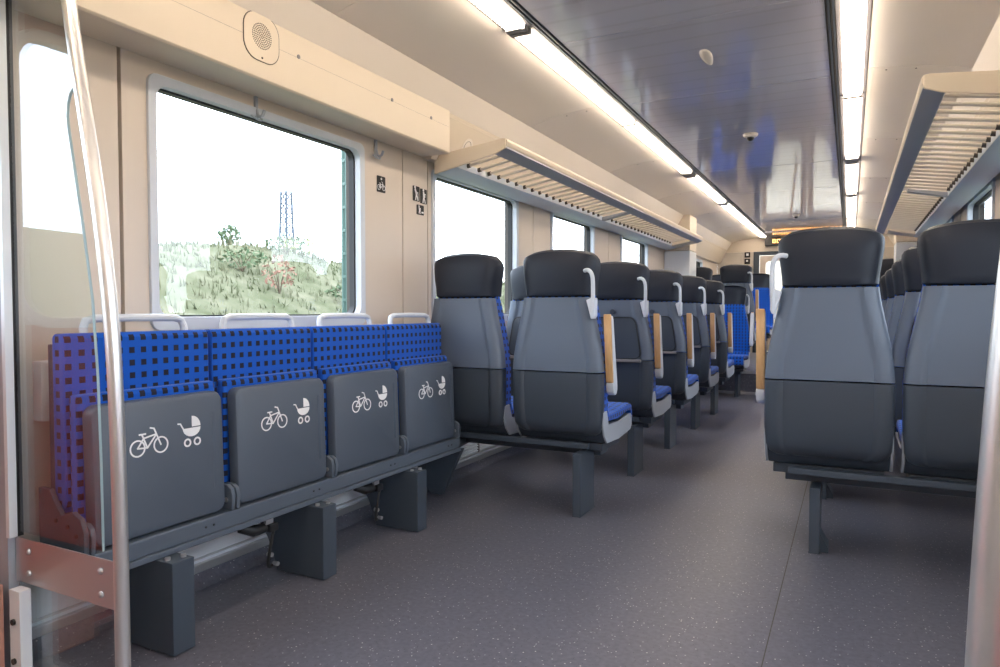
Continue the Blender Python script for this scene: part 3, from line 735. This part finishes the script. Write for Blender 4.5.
def make_fold():
    root = thing('folding_seat', 'x', 'folding seat')
    w0, w1 = .006, JW - .006
    # backrest: front at x=-.09 leaning slightly back
    bm = B(); prism(bm, [(-.115, .45), (-.075, .43), (-.060, .47), (-.064, .895), (-.074, .91), (-.105, .91), (-.115, .90)], 'y', w0, w1); obj('backrest', bm, 'fabric', root, bevel=.010)
    bm = B(); prism(bm, [(-.150, .36), (-.118, .36), (-.118, .88), (-.150, .88)], 'y', w0 + .01, w1 - .01); obj('back_plate', bm, 'steel', root, bevel=.003)
    bm = B(); prism(bm, [(-.056, .40), (-.022, .37), (-.020, .735), (-.026, .748), (-.050, .750), (-.056, .74)], 'y', .012, JW - .02); obj('seat_pad', bm, 'fabric', root, bevel=.009, uvz=.0135)
    bm = B(); rings = []
    for x, ins in ((-.018, 0.0), (.008, 0.0), (.016, .004), (.020, .012)):
        rr = rrect(.024 + ins, JW - .026 - ins, .342 + ins, .720 - ins, .03 - ins * .6, 6)
        rings.append([(x + (.012 * (.72 - z) / .38), y, z) for y, z in rr])
    loft(bm, rings); sh = obj('seat_shell', bm, 'fold', root)
    bm = B()
    for yy in (JW - .065,):
        prism(bm, rrect(yy - .006, yy + .006, .42, .66, .005, 3), 'x', .0190, .0212)
    for v in bm.verts: v.co.x += .012 * (.72 - v.co.z) / .38
    obj('rib', bm, 'fold', sh, bevel=.001)
    for fn, yy, zz, nm_, lb in ((bicycle, .187, .588, 'bicycle_print', 'white bicycle print'), (pram, .325, .600, 'pram_print', 'white pram print')):
        bm = B(); fn(bm, 1.07, .0203, .0212, yy, zz)
        for v in bm.verts: v.co.x += .012 * (.72 - v.co.z) / .38
        obj(nm_, bm, 'print', sh, smooth=False)['label'] = lb
    for y0_ in (.003, JW - .017):
        bm = B(); prism(bm, [(-.03, .339), (.043, .339), (.046, .385), (.040, .406), (.022, .418), (-.005, .418), (-.03, .40)], 'y', y0_, y0_ + .014); hg = obj('hinge_arm', bm, 'rail', root, bevel=.003)
        bm = B(); cyl(bm, (.02, y0_ + .007, .37), 'y', .008, .020, 10); obj('pivot_bolt', bm, 'alu', hg)
    for yy in (.09, .12):
        bm = B(); cyl(bm, (.0405, yy + .27, .312), 'x', .0035, .004, 8); obj('screw', bm, 'black', root)
    pts = [(-.10, .085, .90), (-.103, .085, .925), (-.105, .093, .942), (-.105, .115, .949), (-.105, .24, .951), (-.105, .375, .949), (-.105, .397, .942), (-.103, .405, .925), (-.10, .405, .90)]
    bm = B(); tube(bm, pts, .0115, 10); obj('grab_loop', bm, 'grip', root)
    return root
f0 = make_fold()
flab = ('blue folding seat with grey shell nearest the steel pole', 'second blue folding seat from the steel pole, grey shell up', 'third blue folding seat from the steel pole, grey shell up', 'blue folding seat next to the grey-backed window seat')
for i in range(4):
    r = f0 if i == 0 else copy_tree(f0)
    r.location = (-1.78, JS + i * JW, 0); r['label'] = flab[i]; r['group'] = 'row of folding seats'
# end bracket at the pole end
bm = B(); prism(bm, [(-1.93, .28), (-1.735, .28), (-1.735, .40), (-1.75, .435), (-1.785, .45), (-1.83, .435), (-1.86, .47), (-1.88, .50), (-1.93, .50)], 'y', JS - .016, JS - .002)
eb = tag(obj('end_bracket', bm, 'steel', None, bevel=.004), 'dark rounded end plate of the folding seat row beside the pane', 'bracket')
for p in ((-1.80, .41), (-1.765, .39), (-1.79, .35), (-1.85, .42)):
    bm = B(); cyl(bm, (p[0], JS - .017, p[1]), 'y', .006, .006, 8); obj('bolt', bm, 'black', eb)
# belt latches below the bench
for y, lab in ((1.69, 'black latch with a hanging strap under the second folding seat'), (2.29, 'black latch with a hanging strap under the third folding seat')):
    t = thing('belt_latch', lab, 'latch', (-1.775, y, .262), 0, 'latches below the folding seats')
    bm = B(); tube(bm, [(-.02, -.06, -.012), (.0, -.02, -.03), (.0, .03, -.034)], [.016, .02, .016], 12); obj('housing', bm, 'black', t)
    bx('clip', 'black', t, -.012, .022, .035, .075, -.05, -.022, bevel=.006)
    bx('clip_tab', 'alu', t, .0, .012, .025, .06, -.022, .006, bevel=.003)
    bm = B(); tube(bm, spline([(.015, .055, -.045), (.02, .035, -.10), (.015, .03, -.15), (.0, .05, -.175), (-.02, .085, -.18)]), .0055, 8); obj('strap', bm, 'black', t)
    for q in ((.005, .048, -.13), (-.005, .085, -.175)):
        bm = B(); cyl(bm, q, 'x', .008, .02, 8); obj('strap_rivet', bm, 'alu', t)
# heater grille under the first window seat, dark floor bracket
t = thing('heater_grille', 'white ribbed heater grille low on the wall under the first window seat', 'grille', (WL, 2.9, .1))
bx('back_plate', 'white', t, -.002, .012, 0, 1.7, 0.0, .155, bevel=.002)
for k_ in range(9):
    bm = B(); prism(bm, [(.012, .012 + k_ * .016), (.024, .008 + k_ * .016), (.024, .014 + k_ * .016), (.012, .020 + k_ * .016)], 'y', .02, 1.68); obj('rib', bm, 'white', t)
for y in (.3, .8, 1.3): bx('divider', 'bright', t, .012, .026, y, y + .012, .004, .15)
bm = B(); prism(bm, [(WL + .03, .265), (WL + .03, .09), (-1.93, .02), (-1.87, .02), (-1.75, .27)], 'y', 3.02, 3.05)
tag(obj('support_bracket', bm, 'steel', None, bevel=.003), 'dark angled support plate at the end of the folding seat row', 'bracket')

# ------------------------------------------------------------------ glass partition with its pole, plate and bracket
YP = 1.06
KP = 1.06 / 1.10
pole_pts = [(-1.627, YP, 0.002), (-1.628, YP, .4), (-1.636, YP, .75), (-1.652, YP, .97), (-1.688, YP, 1.22), (-1.74, YP, 1.48), (-1.785, YP, 1.7), (-1.822, YP, 1.92), (-1.86, YP, 2.17), (-1.864, YP, 2.197)]
pole_pts = [(x * KP, YP, H + (z - H) * KP) for x, _y, z in pole_pts]; pole_pts[0] = (pole_pts[0][0], YP, .002); pole_pts[-1] = (pole_pts[-1][0] - .03, YP, 2.197)
gp = thing('glass_partition', 'clear glass draught screen with a steel pole beside the folding seats', 'partition', (0, 0, 0))
bm = B(); tube(bm, spline(pole_pts, 6), .0175, 16); obj('pole', bm, 'chrome', gp)
edge = [(-1.697, .355), (-1.70, .60), (-1.706, .80), (-1.722, 1.0), (-1.757, 1.2), (-1.79, 1.36), (-1.806, 1.44), (-1.810, 1.475), (-1.806, 1.505), (-1.795, 1.53), (-1.775, 1.545), (-1.768, 1.60), (-1.785, 1.685), (-1.815, 1.87), (-1.90, 2.0)]
edge = [(x * KP, H + (z - H) * KP) for x, z in edge]
poly = edge + [(-1.99, edge[-1][1]), (-1.99, edge[0][1])]
bm = B(); prism(bm, poly, 'y', YP - .004, YP + .004); pn = obj('pane', bm, 'pane', gp, smooth=False)
bm = B(); tube(bm, [(x, YP, z) for x, z in edge[:11]], .0032, 8); obj('pane_edge', bm, 'edge', pn)['label'] = 'blue-green cut edge of the glass'
bm = B(); box(bm, -2.0, -1.585, YP - .008, YP - .0045, .242, .362); pl = obj('plate', bm, 'alu', gp, bevel=.0012)
for x in (-1.94, -1.635):
    for z in (.272, .330):
        bm = B(); loft(bm, [[(x + r * math.cos(k * math.pi / 6), YP - .008 - d, z + r * math.sin(k * math.pi / 6)) for k in range(12)] for r, d in ((.009, 0), (.008, .004), (.005, .0065), (.0015, .0075))]); obj('bolt', bm, 'alu', pl)
bm = B(); prism(bm, [(-1.99, .015), (-1.60, .015), (-1.60, .24), (-1.99, .24)], 'y', YP - .004, YP + .004); obj('lower_pane', bm, 'pane', gp, smooth=False)
bx('seal', 'gasket', gp, -1.998, -1.988, YP - .007, YP + .007, .364, 1.96)
bx('edge_profile', 'white', gp, -2.002, -1.986, YP - .03, YP - .0085, .364, 1.96, bevel=.002)
br = thing('corner_bracket', 'white bolted angle bracket at the foot of the glass screen', 'bracket', (-1.968, YP - .045, 0))
bx('upright', 'white', br, .002, .05, 0, .03, .012, .238, bevel=.003)
bx('foot', 'white', br, .002, .12, 0, .03, .001, .012, bevel=.002)
for z in (.05, .155):
    bm = B(); cyl(bm, (.024, -.002, z), 'y', .008, .008, 10); obj('bolt', bm, 'black', br)
tag(bx('pillar_base', 'salmon', None, WL + .001, WL + .07, .86, YP - .05, .001, .25, bevel=.004), 'low salmon-painted box at the foot of the door pillar', 'box')
struct(bx('trim_7', 'trim', None, WL + .001, WL + .044, 1.036, 1.062, .005, 1.79, bevel=.002), 'grey door pillar beside the glass screen')
t = tag(bx('wall_box', 'white', None, WL + .001, WL + .045, 1.13, 1.20, .66, .83, bevel=.006), 'small pale box on the wall behind the first folding seat', 'box')

# pole on the right
pr_ = [(0.125, .85, .002), (0.126, .85, .3), (0.128, .85, .5), (0.136, .85, .75), (0.148, .85, .97), (0.171, .85, 1.22), (0.206, .85, 1.5), (0.246, .85, 1.8), (0.291, .85, 2.12), (0.301, .85, 2.197)]
bm = B(); tube(bm, spline(pr_, 6), .019, 16)
gr = thing('grab_pole', 'brushed steel grab pole at the right edge by the grey seats', 'pole', (0, 0, 0))
obj('pole', bm, 'chrome', gr)
for z, zz in ((.0, .02), (2.18, 2.199)):
    bm = B(); cyl(bm, ((.125 if z < 1 else .299), .85, (z + zz) / 2 + .001), 'z', .03, zz - z - .002, 16); obj('flange', bm, 'chrome', gr)

# ------------------------------------------------------------------ outdoors
def ground(x, y):
    n = noise.noise(Vector((x * .35, y * .35, 0))) * .25 + noise.noise(Vector((x * 1.3, y * 1.3, 5))) * .07
    base = -.85
    if x < 0:
        top = 2.48 - .012 * max(0, y - 12) - .02 * max(0, y - 18)
        k = smooth(-6.0, -13.6, x) if False else smooth(6.0, 13.6, -x)
        g = base + (max(top, 1.2) - base) * k
        return g + n * (.3 + .4 * k) - .01 * max(0, -x - 14)
    return base + n * .5 + .9 * smooth(8, 30, x)
bm = B(); nx, ny = 110, 90
def gx(i): t = i / nx; return -70 + 130 * t
xs = sorted(set([-70, -50, -38, -30, -25, -21] + [-18 + .35 * i for i in range(38)] + [-4, 0, 4, 8, 14, 22, 34, 60]))
ys = [-40, -28, -18, -10, -5] + [-2 + .45 * i for i in range(70)] + [31, 34, 38, 44, 52, 64, 80, 110]
G = [[bm.verts.new((x, y, ground(x, y))) for y in ys] for x in xs]
for i in range(len(xs) - 1):
    for j in range(len(ys) - 1): bm.faces.new((G[i][j], G[i + 1][j], G[i + 1][j + 1], G[i][j + 1]))
struct(obj('embankment', bm, 'grass'), 'grassy railway embankment outside the left windows')
bm = B()
for _ in range(7000):
    x, y = random.uniform(-15.5, -7.0), random.uniform(3, 34); z = ground(x, y); hh = random.uniform(.06, .22) * (1 + .8 * max(0, noise.noise(Vector((x * .5, y * .5, 9)))))
    for _k in range(3):
        a = random.uniform(0, 6.28); l = random.uniform(.02, .09); q = random.uniform(.012, .03)
        b0 = Vector((x + random.uniform(-.07, .07), y + random.uniform(-.07, .07), z - .02)); d = Vector((math.cos(a), math.sin(a), 0))
        bm.faces.new([bm.verts.new(b0 - d.orthogonal().normalized() * q), bm.verts.new(b0 + d.orthogonal().normalized() * q), bm.verts.new(b0 + d * l + Vector((0, 0, hh)))])
tag(obj('grass', bm, 'blade', smooth=False), 'dry tufted grass covering the embankment', 'grass', None, 'stuff')
def shrub(name, x, y, r, h, m, lab, grp=None, n=260, trunk=False):
    z = ground(x, y)
    t = thing(name, lab, 'shrub' if not trunk else 'tree', (x, y, z), 0, grp)
    bm = B()
    for _ in range(n):
        v = Vector((random.gauss(0, 1), random.gauss(0, 1), random.gauss(0, 1))).normalized() * random.uniform(.45, 1) ** .6
        c = Vector((v.x * r, v.y * r, h * .55 + v.z * h * .45)); s = random.uniform(.03, .07)
        e1 = Vector((random.gauss(0, 1), random.gauss(0, 1), random.gauss(0, 1))).normalized(); e2 = e1.orthogonal().normalized()
        bm.faces.new([bm.verts.new(c - e1 * s), bm.verts.new(c + e2 * s * .5), bm.verts.new(c + e1 * s), bm.verts.new(c - e2 * s * .5)])
    obj('foliage', bm, m, t, smooth=False)
    bm = B()
    for k in range(5):
        a = k * 1.256; tube(bm, [(0, 0, -.03), (math.cos(a) * r * .25, math.sin(a) * r * .25, h * .4), (math.cos(a) * r * .6, math.sin(a) * r * .6, h * .75)], [.014, .01, .004], 5)
    obj('stems', bm, 'bark', t)
shrub('small_tree', -14.0, 12.5, .30, .55, 'leaf', 'small loose green tree on the embankment crest', None, 240, True)
for (x, y, r, h, m, lab) in ((-10.6, 10.75, .35, .8, 'rleaf', 'reddish shrub halfway up the embankment'), (-13.6, 14.6, .6, .6, 'yleaf', 'yellow-green shrub on the crest beyond the lattice mast'), (-13.2, 16.6, .7, .7, 'yleaf', 'yellow-green shrub on the crest beside the green mast'),
                          (-11.5, 10.6, .5, .5, 'leaf', 'low dark green shrub on the slope by the reddish one'), (-12.4, 12.8, .6, .45, 'leaf', 'broad low green shrub near the crest'), (-10.2, 12.6, .6, .5, 'leaf', 'green shrub low on the slope beside the green mast')):
    shrub('shrub', x, y, r, h, m, lab, 'shrubs on the embankment', 110 if m == 'rleaf' else 200)
# lattice mast far off
lx, ly = -40.0, 41.4; lz = ground(lx, ly); lh = 10.4 - lz
t = thing('lattice_mast', 'distant slim steel lattice mast rising beyond the embankment', 'mast', (lx, ly, lz))
def lw(z): return .5 - .22 * z / lh
for sx in (-1, 1):
    for sy_ in (-1, 1):
        bm = B(); tube(bm, [(sx * lw(0), sy_ * lw(0), 0), (sx * lw(lh), sy_ * lw(lh), lh)], .085, 6); obj('leg', bm, 'lattice', t)
bm = B(); nb = 12
for k in range(nb):
    z0, z1 = k * lh / nb, (k + 1) * lh / nb
    for (a, b_) in (((-1, -1), (1, -1)), ((1, -1), (1, 1)), ((1, 1), (-1, 1)), ((-1, 1), (-1, -1))):
        tube(bm, [(a[0] * lw(z0), a[1] * lw(z0), z0), (b_[0] * lw(z1), b_[1] * lw(z1), z1)], .05, 5)
        tube(bm, [(a[0] * lw(z1), a[1] * lw(z1), z1), (b_[0] * lw(z1), b_[1] * lw(z1), z1)], .03, 5)
obj('bracing', bm, 'lattice', t)
# green catenary mast by the track
gx0, gy0 = -8.0, 9.75; gz = ground(gx0, gy0)
t = thing('catenary_mast', 'green ladder-like catenary mast at the right side of the first window', 'mast', (gx0, gy0, gz - .05), -0.45)
for x in (-.085, .085): bx('upright', 'gmast', t, x - .028, x + .028, -.05, .05, 0, 8, bevel=.004)
for k in range(19):
    bx('batten', 'gmast', t, -.057, .057, -.056, -.046, .25 + k * .41, .30 + k * .41)
